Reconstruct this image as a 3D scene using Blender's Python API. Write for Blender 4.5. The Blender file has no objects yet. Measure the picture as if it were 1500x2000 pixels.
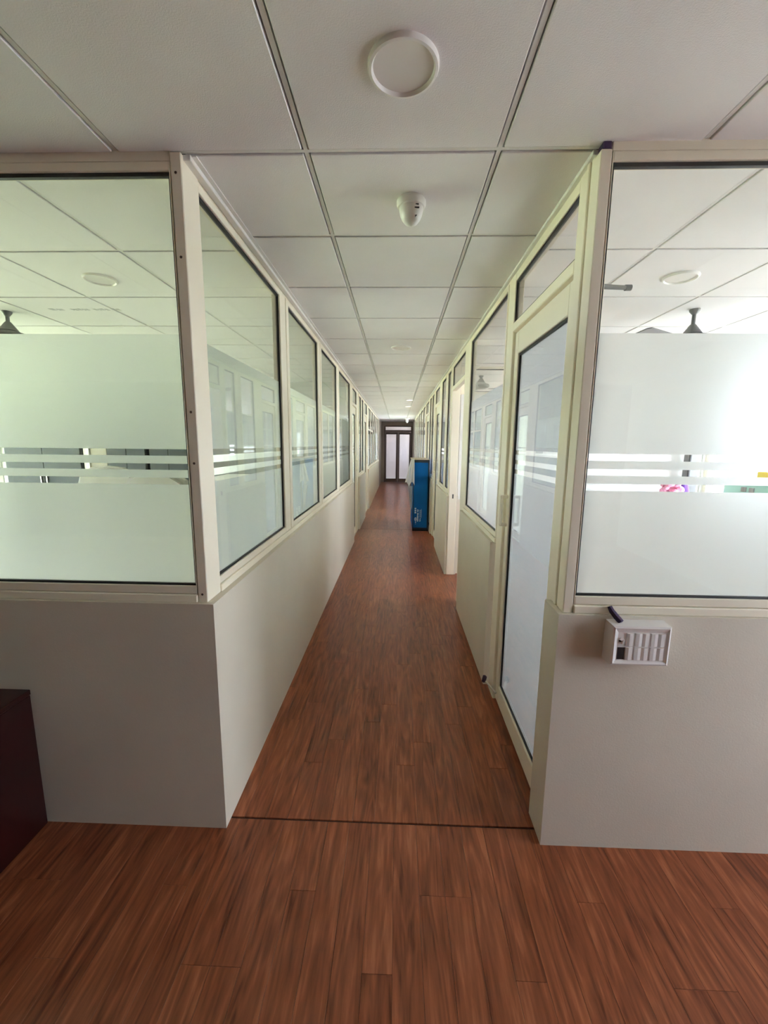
import bpy, bmesh, math, random
from mathutils import Vector, Matrix
random.seed(7)
S = bpy.context.scene
COL = S.collection

# ------------------------------------------------------------------ camera
CAM_Z = 1.5277
CEIL = 2.430
cam_d = bpy.data.cameras.new('camera')
cam = bpy.data.objects.new('camera', cam_d)
COL.objects.link(cam)
YAW, PITCH, ROLL, FPX = 0.0310, 0.1616, 0.0100, 811.58
f = Vector((-math.sin(YAW) * math.cos(PITCH), math.cos(YAW) * math.cos(PITCH), -math.sin(PITCH)))
r0 = Vector((math.cos(YAW), math.sin(YAW), 0))
u0 = r0.cross(f)
r1 = math.cos(ROLL) * r0 + math.sin(ROLL) * u0
u1 = -math.sin(ROLL) * r0 + math.cos(ROLL) * u0
cam.matrix_world = Matrix(((r1.x, u1.x, -f.x, 0), (r1.y, u1.y, -f.y, 0), (r1.z, u1.z, -f.z, CAM_Z), (0, 0, 0, 1)))
cam_d.sensor_fit = 'VERTICAL'
cam_d.sensor_height = 24.0
cam_d.lens = FPX / 2000.0 * 24.0
cam_d.clip_start = 0.02
cam_d.clip_end = 200
S.camera = cam

# ------------------------------------------------------------------ sky, exposure
SKY = 14.0
w = bpy.data.worlds.new('overcast_sky')
S.world = w
w.use_nodes = True
bg = w.node_tree.nodes['Background']
bg.inputs['Color'].default_value = (.905, .985, 1.19, 1)
bg.inputs['Strength'].default_value = SKY
sun_d = bpy.data.lights.new('sun', 'SUN')
sun_d.energy = 220.0
sun_d.angle = math.radians(3)
sun_d.color = (1.0, .96, .88)
sun = bpy.data.objects.new('sun', sun_d)
COL.objects.link(sun)
sun.rotation_euler = Vector((.12, .60, -.78)).to_track_quat('-Z', 'Y').to_euler()   # high, from behind the viewer
vs = S.view_settings
vs.view_transform = 'Standard'
vs.look = 'None'
vs.exposure = 0.55
vs.gamma = 1.0
vs.use_curve_mapping = False
cy = S.cycles
cy.max_bounces = 14
cy.diffuse_bounces = 7
cy.glossy_bounces = 5
cy.transmission_bounces = 8
cy.transparent_max_bounces = 24
cy.sample_clamp_indirect = 6.0
cy.blur_glossy = 1.0
cy.caustics_reflective = False
cy.use_denoising = True


def portal(name, loc, sx, sy, normal):
    """A light portal: emits nothing itself, it only tells the renderer where the sky comes in."""
    l = bpy.data.lights.new(name, 'AREA')
    l.shape = 'RECTANGLE'
    l.size, l.size_y = sx, sy
    l.cycles.is_portal = True
    o = bpy.data.objects.new(name, l)
    COL.objects.link(o)
    o.location = loc
    o.rotation_euler = Vector(normal).to_track_quat('-Z', 'Z').to_euler()
    return o


# outer walls of the building
XL, XR = -6.2, 3.45        # outer faces with windows, left and right
YB, YE = -3.6, 17.01       # lobby back wall, corridor end wall
LW0, LW1 = -.10, 1.15        # lobby window on the right
portal('daylight_portal_left_near', (XL - .12, 3.9, 1.375), 4.7, 1.85, (1, 0, 0))
portal('daylight_portal_left_far', (XL - .12, 10.0, 1.375), 6.8, 1.85, (1, 0, 0))
portal('daylight_portal_right_near', (XR + .12, 3.15, 1.6), 3.1, 1.4, (-1, 0, 0))
portal('daylight_portal_right_far', (XR + .12, 9.2, 1.6), 8.2, 1.4, (-1, 0, 0))
portal('daylight_portal_lobby', (XR + .12, LW0 + .5 * (LW1 - LW0), 1.325), LW1 - LW0, 1.85, (-1, 0, 0))
portal('daylight_portal_added_landing', (1.72, 18.3, 1.775), 1.6, .95, (-1, 0, 0))


# ------------------------------------------------------------------ materials
def mat(name):
    m = bpy.data.materials.new(name)
    m.use_nodes = True
    nt = m.node_tree
    nt.nodes.clear()
    out = nt.nodes.new('ShaderNodeOutputMaterial')
    return m, nt, out


def N(nt, t, **kw):
    n = nt.nodes.new(t)
    for k, v in kw.items():
        setattr(n, k, v)
    return n


def simple(name, col, rough=0.5, var=0.06, scale=6.0, bump=0.0, bscale=200.0, spec=0.5, metal=0.0):
    m, nt, out = mat(name)
    b = N(nt, 'ShaderNodeBsdfPrincipled')
    tc = N(nt, 'ShaderNodeTexCoord')
    no = N(nt, 'ShaderNodeTexNoise')
    no.inputs['Scale'].default_value = scale
    no.inputs['Detail'].default_value = 5
    nt.links.new(tc.outputs['Object'], no.inputs['Vector'])
    cr = N(nt, 'ShaderNodeValToRGB')
    c = col
    cr.color_ramp.elements[0].position = .3
    cr.color_ramp.elements[1].position = .7
    cr.color_ramp.elements[0].color = (c[0] * (1 - var), c[1] * (1 - var), c[2] * (1 - var), 1)
    cr.color_ramp.elements[1].color = (min(1, c[0] * (1 + var)), min(1, c[1] * (1 + var)), min(1, c[2] * (1 + var)), 1)
    nt.links.new(no.outputs['Fac'], cr.inputs['Fac'])
    nt.links.new(cr.outputs['Color'], b.inputs['Base Color'])
    b.inputs['Roughness'].default_value = rough
    b.inputs['Metallic'].default_value = metal
    b.inputs['Specular IOR Level'].default_value = spec
    if bump:
        n2 = N(nt, 'ShaderNodeTexNoise')
        n2.inputs['Scale'].default_value = bscale
        n2.inputs['Detail'].default_value = 3
        nt.links.new(tc.outputs['Object'], n2.inputs['Vector'])
        bp = N(nt, 'ShaderNodeBump')
        bp.inputs['Strength'].default_value = bump
        bp.inputs['Distance'].default_value = .002
        nt.links.new(n2.outputs['Fac'], bp.inputs['Height'])
        nt.links.new(bp.outputs['Normal'], b.inputs['Normal'])
    nt.links.new(b.outputs[0], out.inputs[0])
    return m


def fresnel_fac(nt, f0=.04, top=.85):
    """Schlick reflectance that is the same from both sides of a thin pane."""
    g = N(nt, 'ShaderNodeNewGeometry')
    d = N(nt, 'ShaderNodeVectorMath', operation='DOT_PRODUCT')
    nt.links.new(g.outputs['Normal'], d.inputs[0])
    nt.links.new(g.outputs['Incoming'], d.inputs[1])
    a = N(nt, 'ShaderNodeMath', operation='ABSOLUTE')
    nt.links.new(d.outputs['Value'], a.inputs[0])
    s = N(nt, 'ShaderNodeMath', operation='SUBTRACT')
    s.inputs[0].default_value = 1
    nt.links.new(a.outputs[0], s.inputs[1])
    p = N(nt, 'ShaderNodeMath', operation='POWER')
    nt.links.new(s.outputs[0], p.inputs[0])
    p.inputs[1].default_value = 5
    m = N(nt, 'ShaderNodeMath', operation='MULTIPLY_ADD')
    nt.links.new(p.outputs[0], m.inputs[0])
    m.inputs[1].default_value = top - f0
    m.inputs[2].default_value = f0
    return m.outputs[0]


def glass_mat(name, tint=(.95, .97, .95), f0=.045):
    m, nt, out = mat(name)
    t = N(nt, 'ShaderNodeBsdfTransparent')
    t.inputs['Color'].default_value = (*tint, 1)
    g = N(nt, 'ShaderNodeBsdfGlossy')
    g.inputs['Roughness'].default_value = 0.0
    mx = N(nt, 'ShaderNodeMixShader')
    nt.links.new(fresnel_fac(nt, f0), mx.inputs[0])
    nt.links.new(t.outputs[0], mx.inputs[1])
    nt.links.new(g.outputs[0], mx.inputs[2])
    nt.links.new(mx.outputs[0], out.inputs[0])
    return m


def film_mat(name, col=(.93, .945, .945), scatter=.38, rough=.52):
    m, nt, out = mat(name)
    tr = N(nt, 'ShaderNodeBsdfTranslucent')
    tr.inputs['Color'].default_value = (*col, 1)
    rf = N(nt, 'ShaderNodeBsdfRefraction')
    rf.inputs['Color'].default_value = (*col, 1)
    rf.inputs['Roughness'].default_value = rough
    rf.inputs['IOR'].default_value = 1.30
    df = N(nt, 'ShaderNodeBsdfDiffuse')
    df.inputs['Color'].default_value = (.72, .76, .77, 1)
    a = N(nt, 'ShaderNodeMixShader')
    a.inputs[0].default_value = scatter
    nt.links.new(rf.outputs[0], a.inputs[1])
    nt.links.new(tr.outputs[0], a.inputs[2])
    b = N(nt, 'ShaderNodeMixShader')
    b.inputs[0].default_value = .06
    nt.links.new(a.outputs[0], b.inputs[1])
    nt.links.new(df.outputs[0], b.inputs[2])
    nt.links.new(b.outputs[0], out.inputs[0])
    return m


def wood_mat(name):
    m, nt, out = mat(name)
    b = N(nt, 'ShaderNodeBsdfPrincipled')
    tc = N(nt, 'ShaderNodeTexCoord')
    oi = N(nt, 'ShaderNodeObjectInfo')
    add = N(nt, 'ShaderNodeVectorMath', operation='MULTIPLY_ADD')
    nt.links.new(oi.outputs['Random'], add.inputs[0])
    add.inputs[1].default_value = (37, 91, 13)
    nt.links.new(tc.outputs['Object'], add.inputs[2])
    # long grain
    mp = N(nt, 'ShaderNodeMapping')
    mp.inputs['Scale'].default_value = (52, 4.2, 1)
    nt.links.new(add.outputs[0], mp.inputs['Vector'])
    n1 = N(nt, 'ShaderNodeTexNoise')
    n1.inputs['Scale'].default_value = 1.0
    n1.inputs['Detail'].default_value = 6
    n1.inputs['Roughness'].default_value = .62
    n1.inputs['Distortion'].default_value = .35
    nt.links.new(mp.outputs[0], n1.inputs['Vector'])
    # cathedral figure
    mp2 = N(nt, 'ShaderNodeMapping')
    mp2.inputs['Scale'].default_value = (13, 1.5, 1)
    nt.links.new(add.outputs[0], mp2.inputs['Vector'])
    n2 = N(nt, 'ShaderNodeTexNoise')
    n2.inputs['Scale'].default_value = 1.0
    n2.inputs['Detail'].default_value = 2
    n2.inputs['Distortion'].default_value = .8
    nt.links.new(mp2.outputs[0], n2.inputs['Vector'])
    sn = N(nt, 'ShaderNodeMath', operation='MULTIPLY')
    nt.links.new(n2.outputs['Fac'], sn.inputs[0])
    sn.inputs[1].default_value = 38
    sn2 = N(nt, 'ShaderNodeMath', operation='SINE')
    nt.links.new(sn.outputs[0], sn2.inputs[0])
    ma = N(nt, 'ShaderNodeMath', operation='MULTIPLY_ADD')
    nt.links.new(sn2.outputs[0], ma.inputs[0])
    ma.inputs[1].default_value = .085
    nt.links.new(n1.outputs['Fac'], ma.inputs[2])
    rv = N(nt, 'ShaderNodeMath', operation='MULTIPLY_ADD')
    nt.links.new(oi.outputs['Random'], rv.inputs[0])
    rv.inputs[1].default_value = .11
    nt.links.new(ma.outputs[0], rv.inputs[2])
    cr = N(nt, 'ShaderNodeValToRGB')
    e = cr.color_ramp.elements
    e[0].position, e[0].color = .28, (.085, .022, .008, 1)
    e[1].position, e[1].color = .88, (.38, .132, .060, 1)
    x = e.new(.46); x.color = (.175, .050, .021, 1)
    x = e.new(.64); x.color = (.24, .074, .031, 1)
    nt.links.new(rv.outputs[0], cr.inputs['Fac'])
    nt.links.new(cr.outputs['Color'], b.inputs['Base Color'])
    b.inputs['Roughness'].default_value = .28
    b.inputs['Specular IOR Level'].default_value = .28
    bp = N(nt, 'ShaderNodeBump')
    bp.inputs['Strength'].default_value = .12
    bp.inputs['Distance'].default_value = .001
    nt.links.new(n1.outputs['Fac'], bp.inputs['Height'])
    nt.links.new(bp.outputs['Normal'], b.inputs['Normal'])
    nt.links.new(b.outputs[0], out.inputs[0])
    return m


def emit_mat(name, col, strength):
    m, nt, out = mat(name)
    e = N(nt, 'ShaderNodeEmission')
    e.inputs['Color'].default_value = (*col, 1)
    e.inputs['Strength'].default_value = strength
    nt.links.new(e.outputs[0], out.inputs[0])
    return m


def cloth_mat(name, col, trans=.35):
    m, nt, out = mat(name)
    d = N(nt, 'ShaderNodeBsdfDiffuse')
    d.inputs['Color'].default_value = (*col, 1)
    t = N(nt, 'ShaderNodeBsdfTranslucent')
    t.inputs['Color'].default_value = (*col, 1)
    x = N(nt, 'ShaderNodeMixShader')
    x.inputs[0].default_value = trans
    nt.links.new(d.outputs[0], x.inputs[1])
    nt.links.new(t.outputs[0], x.inputs[2])
    nt.links.new(x.outputs[0], out.inputs[0])
    return m


def sheet_mat(name):
    m, nt, out = mat(name)
    d = N(nt, 'ShaderNodeBsdfTranslucent')
    d.inputs['Color'].default_value = (.8, .8, .78, 1)
    t = N(nt, 'ShaderNodeBsdfTransparent')
    g = N(nt, 'ShaderNodeBsdfGlossy')
    g.inputs['Roughness'].default_value = .15
    x = N(nt, 'ShaderNodeMixShader')
    x.inputs[0].default_value = .55
    nt.links.new(d.outputs[0], x.inputs[1])
    nt.links.new(t.outputs[0], x.inputs[2])
    y = N(nt, 'ShaderNodeMixShader')
    y.inputs[0].default_value = .1
    nt.links.new(x.outputs[0], y.inputs[1])
    nt.links.new(g.outputs[0], y.inputs[2])
    nt.links.new(y.outputs[0], out.inputs[0])
    return m


M = {
    'paint': simple('beige_wall_paint', (.66, .605, .50), .62, .035, 2.5, .25, 160),
    'tile': simple('ceiling_tile_mineral_fibre', (.86, .84, .845), .9, .02, 3, .35, 260, spec=.2),
    'bar': simple('white_painted_steel_grid', (.78, .765, .74), .55, .02),
    'void': simple('dark_ceiling_void', (.04, .038, .036), .95, .1),
    'frame': simple('cream_powder_coated_aluminium', (.88, .815, .665), .33, .02, 2),
    'gasket': simple('black_rubber_gasket', (.008, .008, .009), .55, .05),
    'glass': glass_mat('clear_glass'),
    'added_green_glass': glass_mat('window_glass_added_green_tint', (.97, .985, .94)),  # green added to the panes to tint the daylight from the left
    'win_glass': glass_mat('outer_window_glass', (.86, .87, .86)),
    'film': film_mat('frosted_film'),
    'dense_film': film_mat('dense_frosted_film', scatter=.36, rough=.80),
    'dimmed_film': film_mat('dimmed_frosted_film', (.74, .745, .735), scatter=.72, rough=.88),  # same film, colour darkened to dim the right front pane
    'wood': wood_mat('reddish_brown_vinyl_plank'),
    'seam': simple('dark_floor_seam', (.025, .012, .008), .8, .1),
    'white': simple('white_room_wall_paint', (.74, .74, .71), .7, .02),
    'low_bounce': simple('dark_brown_low_bounce', (.10, .05, .03), .5, .2, 4),  # unseen lobby walls coloured dark to cut bounced light
    'added_landing': simple('pinkish_added_landing_plaster', (.62, .52, .50), .8, .03),
    'vitrified': simple('pale_vitrified_tile', (.55, .54, .50), .3, .03),
    'pillar': simple('grey_pillar_paint', (.22, .22, .22), .7, .03),
    'grey_wall': simple('grey_green_room_paint', (.43, .45, .43), .7, .02),
    'ivory': simple('ivory_plastic', (.80, .77, .74), .35, .02),
    'lampwhite': simple('white_lamp_plastic', (.88, .86, .83), .3, .01),
    'lampface': simple('unlit_lamp_diffuser', (.82, .79, .76), .6, .01),
    'camwhite': simple('white_camera_plastic', (.82, .81, .78), .28, .01),
    'dark': simple('black_plastic', (.015, .013, .016), .45, .1),
    'purple': simple('dark_purple_insulation', (.030, .014, .060), .5, .1),
    'mahogany': simple('dark_mahogany_laminate', (.022, .003, .0028), .3, .25, 5),
    'fan': simple('grey_fan_enamel', (.12, .12, .118), .4, .05),
    'fanblade': simple('grey_fan_blade', (.20, .20, .195), .4, .05),
    'steel': simple('grey_painted_steel', (.050, .055, .055), .6, .05, spec=.15),
    'pale': simple('pale_laminate', (.62, .60, .54), .5, .03),
    'tan': simple('tan_panel', (.20, .18, .125), .6, .03),
    'cream': simple('cream_leatherette', (.36, .345, .30), .45, .04),
    'blue': simple('blue_printed_cardboard', (.0006, .090, .31), .7, .10, 4, spec=.15),
    'navy': simple('dark_blue_carton_edge', (.007, .014, .026), .55, .15),
    'card': simple('plain_brown_cardboard', (.42, .34, .25), .8, .06),
    'print': simple('white_carton_print', (.62, .70, .78), .7, .05),
    'cloth': cloth_mat('white_cotton_cloth', (.93, .93, .92), .5),
    'sheet': sheet_mat('sheer_plastic_sheet'),
    'brown': simple('dark_brown_door_frame', (.12, .085, .072), .45, .08),
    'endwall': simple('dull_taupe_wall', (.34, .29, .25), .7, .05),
    'chrome': simple('brushed_metal', (.55, .53, .48), .3, .03, metal=1.0),
    'screw': simple('rusty_screw', (.10, .065, .04), .6, .2),
    'stamp': simple('faint_grey_stamp', (.50, .50, .50), .9, .03),
    'pink': simple('pink_fabric', (.75, .33, .48), .8, .15, 30),
    'violet': simple('violet_fabric', (.12, .05, .30), .8, .1),
    'mint': simple('mint_plastic', (.50, .80, .74), .5, .03),
    'yellow': simple('yellow_card', (.85, .58, .10), .6, .04),
    'notice': simple('printed_notice_grey', (.45, .45, .45), .8, .06),
    'paper': simple('white_paper', (.85, .85, .84), .8, .02),
    'lawn': simple('grass_lawn', (.44, .49, .29), .9, .3, 2),
    'yard': simple('pale_paving', (.42, .41, .40), .9, .1, 2),
    'led': emit_mat('lit_led_diffuser', (1, .97, .93), 3.0),
}


# ------------------------------------------------------------------ mesh helpers
class MB:
    def __init__(s):
        s.bm = bmesh.new()

    def box(s, x0, x1, y0, y1, z0, z1, bev=0.0):
        t = bmesh.new()
        x0, x1 = min(x0, x1), max(x0, x1)
        y0, y1 = min(y0, y1), max(y0, y1)
        z0, z1 = min(z0, z1), max(z0, z1)
        v = [t.verts.new(p) for p in ((x0, y0, z0), (x1, y0, z0), (x1, y1, z0), (x0, y1, z0),
                                      (x0, y0, z1), (x1, y0, z1), (x1, y1, z1), (x0, y1, z1))]
        for q in ((3, 2, 1, 0), (4, 5, 6, 7), (0, 1, 5, 4), (1, 2, 6, 5), (2, 3, 7, 6), (3, 0, 4, 7)):
            t.faces.new([v[i] for i in q])
        if bev:
            bev = min(bev, .45 * min(x1 - x0, y1 - y0, z1 - z0))
            bmesh.ops.bevel(t, geom=list(t.edges), offset=bev, segments=1, affect='EDGES', clamp_overlap=True)
        s.merge(t)
        return s

    def merge(s, t):
        me = bpy.data.meshes.new('tmp')
        t.to_mesh(me)
        t.free()
        s.bm.from_mesh(me)
        bpy.data.meshes.remove(me)

    def lathe(s, prof, c=(0, 0, 0), seg=32, axis=(0, 0, 1)):
        """prof: list of (radius, height) along axis, from c."""
        q = Vector((0, 0, 1)).rotation_difference(Vector(axis))
        rings = []
        for r, h in prof:
            if r < 1e-6:
                rings.append([s.bm.verts.new(Vector(c) + q @ Vector((0, 0, h)))])
            else:
                rings.append([s.bm.verts.new(Vector(c) + q @ Vector((r * math.cos(2 * math.pi * i / seg), r * math.sin(2 * math.pi * i / seg), h))) for i in range(seg)])
        for a, b in zip(rings, rings[1:]):
            for i in range(seg):
                j = (i + 1) % seg
                if len(a) == 1 and len(b) == 1:
                    continue
                if len(a) == 1:
                    s.bm.faces.new((a[0], b[j], b[i]))
                elif len(b) == 1:
                    s.bm.faces.new((a[i], a[j], b[0]))
                else:
                    s.bm.faces.new((a[i], a[j], b[j], b[i]))
        return s

    def tube(s, pts, r, seg=10):
        pts = [Vector(p) for p in pts]
        rings = []
        for i, p in enumerate(pts):
            d = (pts[min(i + 1, len(pts) - 1)] - pts[max(i - 1, 0)]).normalized()
            up = Vector((0, 0, 1)) if abs(d.z) < .9 else Vector((1, 0, 0))
            a = d.cross(up).normalized()
            b = d.cross(a)
            rr = r[i] if isinstance(r, (list, tuple)) else r
            rings.append([s.bm.verts.new(p + rr * (math.cos(2 * math.pi * k / seg) * a + math.sin(2 * math.pi * k / seg) * b)) for k in range(seg)])
        for a, b in zip(rings, rings[1:]):
            for k in range(seg):
                j = (k + 1) % seg
                s.bm.faces.new((a[k], a[j], b[j], b[k]))
        s.bm.faces.new(rings[0][::-1])
        s.bm.faces.new(rings[-1])
        return s

    def prism(s, pts, d):
        """closed polygon pts (3D, planar) extruded by vector d."""
        a = [s.bm.verts.new(Vector(p)) for p in pts]
        b = [s.bm.verts.new(Vector(p) + Vector(d)) for p in pts]
        s.bm.faces.new(a[::-1])
        s.bm.faces.new(b)
        n = len(a)
        for i in range(n):
            j = (i + 1) % n
            s.bm.faces.new((a[i], a[j], b[j], b[i]))
        return s

    def quad(s, *p):
        s.bm.faces.new([s.bm.verts.new(Vector(q)) for q in p])
        return s

    def build(s, name, m, parent=None, smooth=False):
        bmesh.ops.recalc_face_normals(s.bm, faces=s.bm.faces)
        if parent is not None:
            off = world_loc(parent)
            bmesh.ops.translate(s.bm, verts=s.bm.verts, vec=-off)
        me = bpy.data.meshes.new(name)
        s.bm.to_mesh(me)
        s.bm.free()
        me.materials.append(m)
        if smooth:
            for p in me.polygons:
                p.use_smooth = True
            try:
                me.set_sharp_from_angle(angle=math.radians(35))
            except Exception:
                pass
        o = bpy.data.objects.new(name, me)
        COL.objects.link(o)
        if parent is not None:
            o.parent = parent
        return o


def world_loc(o):
    v = Vector((0, 0, 0))
    while o is not None:
        v += o.location
        o = o.parent
    return v


def box(name, m, b, parent=None, bev=0.0):
    return MB().box(*b, bev=bev).build(name, m, parent)


def struct(o):
    o['kind'] = 'structure'
    return o


def empty(name, loc=(0, 0, 0), parent=None):
    o = bpy.data.objects.new(name, None)
    COL.objects.link(o)
    o.location = loc
    o.empty_display_size = .1
    if parent is not None:
        o.parent = parent
    return o


def thing(name, label, cat, loc=(0, 0, 0), group=None):
    o = empty(name, loc)
    tag(o, label, cat, group)
    return o


def tag(o, label, cat, group=None):
    o['label'] = label
    o['category'] = cat
    if group:
        o['group'] = group
    return o


def inst(name, me, loc, parent):
    o = bpy.data.objects.new(name, me)
    COL.objects.link(o)
    o.location = loc
    o.parent = parent
    return o


# ------------------------------------------------------------------ levels shared by all glazing
SILL, G0, G1 = .944, 1.006, 2.372       # ledge, glass bottom, glass top
BANDS = [(G0, 1.378), (1.402, 1.430), (1.452, 1.480), (1.503, 1.888)]   # frosted film: block, stripe, stripe, block
DLX, DRX = -.664, .575                  # dado faces of the corridor
FLX, FRX = -.693, .598                  # frame planes of the corridor
FLY, FRY = 1.4406, 1.4175               # frame planes facing the lobby
DLY, DRY = 1.4216, 1.4023               # dado faces facing the lobby

# ------------------------------------------------------------------ floor
floor = struct(box('floor', M['seam'], (XL - .2, XR + .2, YB - .2, YE + .3, -.12, -.006)))
room_floor = MB()
room_floor.box(.62, XR, 1.5, 13.5, -.006, -.001)
room_floor.box(XL, XR, YB, .21, -.006, -.001)
room_floor.build('room_flooring', M['wood'], floor)
box('room_flooring', M['vitrified'], (XL, -.70, 1.5, 13.5, -.006, -.001), floor)
PW = .0895
plank_mesh = {}


def plank(x0, y0, y1, w=PW):
    key = (round(y1 - y0, 3), round(w, 4))
    if key not in plank_mesh:
        me = MB().box(.0003, w - .0003, .0003, key[0] - .0003, -.006, 0, bev=.0005)
        o = me.build('plank', M['wood'])
        plank_mesh[key] = o.data
        bpy.data.objects.remove(o)
    inst('plank', plank_mesh[key], (x0, y0, 0), floor)


# lobby planks (run towards the corridor, ends staggered) up to the cut seam at the corridor mouth
lens = [(.21, .56), (.21, .98), (.21, .77), (.21, 1.20)]
n = 0
x = -2.32
while x < 2.3:
    a, b = lens[(n * 3 + (n // 4)) % 4]
    plank(x, a, b)
    yend = 1.468 if (x + PW > -.66 and x < .60) else 1.425
    plank(x, b, yend)
    x += PW
    n += 1
# corridor planks from the seam to the far seam
n = 0
x = -.70
while x < .64:
    y = 1.476
    first = [.93, .31, .62, .47, .78][(n * 2) % 5]
    ends = [y + first]
    while ends[-1] + .93 < 7.2:
        ends.append(ends[-1] + .93)
    ends.append(7.425)
    for e in ends:
        plank(x, y, e)
        y = e
    for a, b in ((7.433, 10.6), (10.6, 13.8), (13.8, YE)):
        plank(x, a, b)
    x += PW
    n += 1

# ------------------------------------------------------------------ ceiling
ceiling = struct(box('ceiling', M['void'], (XL - .2, XR + .2, YB - .2, YE + .3, 2.462, 2.6)))
tile_mesh = {}
BW = .0065          # half width of a grid bar
GAP = .0048         # dark shadow joint beside it


def tile(x0, x1, y0, y1, wl=False, wr=False):
    """one lay-in tile between grid lines; tegular edge, face hanging 5 mm below the grid."""
    a, b = x0 + (0 if wl else BW + GAP), x1 - (0 if wr else BW + GAP)
    c, d = y0 + BW + GAP, y1 - BW - GAP
    if b - a < .02 or d - c < .02:
        return
    k = (round(b - a, 3), round(d - c, 3))
    if k not in tile_mesh:
        o = MB().box(0, k[0], 0, k[1], -.004, .014, bev=.002).build('ceiling_tile', M['tile'])
        tile_mesh[k] = o.data
        bpy.data.objects.remove(o)
    inst('ceiling_tile', tile_mesh[k], (a, c, CEIL), ceiling)


def grid(xs, ys):
    for i in range(len(xs) - 1):
        for j in range(len(ys) - 1):
            tile(xs[i], xs[i + 1], ys[j], ys[j + 1], i == 0, i == len(xs) - 2)
    for xx in xs[1:-1]:
        box('grid_bar', M['bar'], (xx - BW, xx + BW, ys[0], ys[-1], CEIL, CEIL + .03), ceiling)
    for yy in ys[1:] if ys[0] == 1.455 else ys:
        for i in range(len(xs) - 1):
            box('grid_bar', M['bar'], (xs[i] + BW, xs[i + 1] - BW, yy - BW, yy + BW, CEIL, CEIL + .028), ceiling)


cor_rows = [1.455, 1.985]
while cor_rows[-1] + .6 < YE:
    cor_rows.append(cor_rows[-1] + .6)
cor_rows.append(YE)
grid([-.690, -.300, .300, .600], cor_rows)
grid([XL, -5.7, -5.1, -4.5, -3.9, -3.3, -2.7, -2.1, -1.5, -.9, -.3, .3, .9, 1.5, 2.1, 2.7, XR], [-1.545, -.945, -.345, .255, .855, 1.455])
grid([XL, -5.75, -5.12, -4.49, -3.86, -3.23, -2.60, -1.97, -1.34, -.72], [1.487, 2.117, 2.747, 3.395, 4.02, 4.65, 5.28, 5.91, 6.35])
grid([.625, 1.17, 1.80, 2.43, 3.06, XR], [1.487, 2.117, 2.747, 3.395, 4.02, 4.85])
box('ceiling_panel', M['tile'], (XL, -.72, 6.45, 13.5, CEIL, CEIL + .03), ceiling)
box('ceiling_panel', M['tile'], (.625, XR, 4.92, 13.5, CEIL, CEIL + .03), ceiling)
box('ceiling_panel', M['tile'], (XL, XR, YB, -1.56, CEIL, CEIL + .03), ceiling)
# wall angles along the top of the corridor partitions
struct(MB().box(FLX - .002, -.668, 1.455, YE, 2.408, 2.4255, .002).box(-.668, -.652, 1.462, YE, 2.4215, 2.4255).build('trim_1', M['bar']))
struct(MB().box(.585, FRX + .006, 1.455, YE, 2.412, 2.4255, .002).build('trim_2', M['bar']))
# faint rubber stamp lettering on a tile of the left room (illegible in the photograph)
st = MB()
xx = -2.42
for k, cwid in enumerate([.05, .02, .03, .05, .02, .03, .03, .02, .03, .03, .03, .02, .03, .03, .02, .03, .03]):
    if k not in (3, 9, 14):
        st.box(xx, xx + cwid * .72, 2.968 + .004 * (k % 3), 2.992, CEIL - .0048, CEIL - .0041)
        st.box(xx + .004, xx + cwid * .8, 2.998, 3.006 + .004 * (k % 2), CEIL - .0048, CEIL - .0041)
    xx += cwid
st.build('stamp_print', M['stamp'], ceiling)

# ------------------------------------------------------------------ dado walls
L_DADO = [(DLY, 6.40), (7.38, 8.72), (9.78, 15.2)]
R_DADO = [(2.50, 3.76), (4.812, 6.20), (7.10, 8.20), (9.30, 15.2)]


def wallmesh(name, boxes, m=None, bev=0.0):
    b = MB()
    for q in boxes:
        b.box(*q, bev=bev)
    return struct(b.build(name, m or M['paint']))


wallmesh('wall_left', [(-.79, DLX, a, b, 0, SILL) for a, b in L_DADO])
wallmesh('wall_right', [(DRX, .71, a, b, 0, SILL) for a, b in R_DADO] )
wallmesh('wall_front_left', [(XL, -.79, DLY, 1.54, 0, SILL)])
wallmesh('wall_front_right', [(DRX, XR, DRY, 1.52, 0, SILL), (DRX, .598, 1.52, 1.545, 0, SILL)])
# end wall with the brown double door, and the dull end bays
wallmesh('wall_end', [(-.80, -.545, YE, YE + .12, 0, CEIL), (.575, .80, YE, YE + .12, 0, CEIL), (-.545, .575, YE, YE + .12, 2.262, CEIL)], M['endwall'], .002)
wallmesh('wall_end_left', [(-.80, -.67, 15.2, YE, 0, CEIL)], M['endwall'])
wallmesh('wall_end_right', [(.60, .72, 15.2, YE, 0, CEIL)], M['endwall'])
wallmesh('wall_added_landing', [(-1.75, -1.6, YE + .12, 19.6, 0, 2.6), (-1.6, 1.6, 19.5, 19.6, 0, 2.6), (1.6, 1.75, YE + .12, 17.5, 0, 2.6), (1.6, 1.75, 19.1, 19.6, 0, 2.6),  # unseen landing added behind the end door to dim its daylight
                          (1.6, 1.75, 17.5, 19.1, 0, 1.3), (1.6, 1.75, 17.5, 19.1, 2.25, 2.6), (-1.75, 1.75, YE + .12, 19.6, 2.6, 2.75),
                          (-1.75, -.8, YE, YE + .12, 0, 2.6), (.8, 1.75, YE, YE + .12, 0, 2.6), (-.8, .8, YE, YE + .12, 2.45, 2.6)], M['added_landing'])
struct(box('floor_added_landing', M['yard'], (-1.6, 1.6, YE + .12, 19.5, -.1, -.004)))
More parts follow.
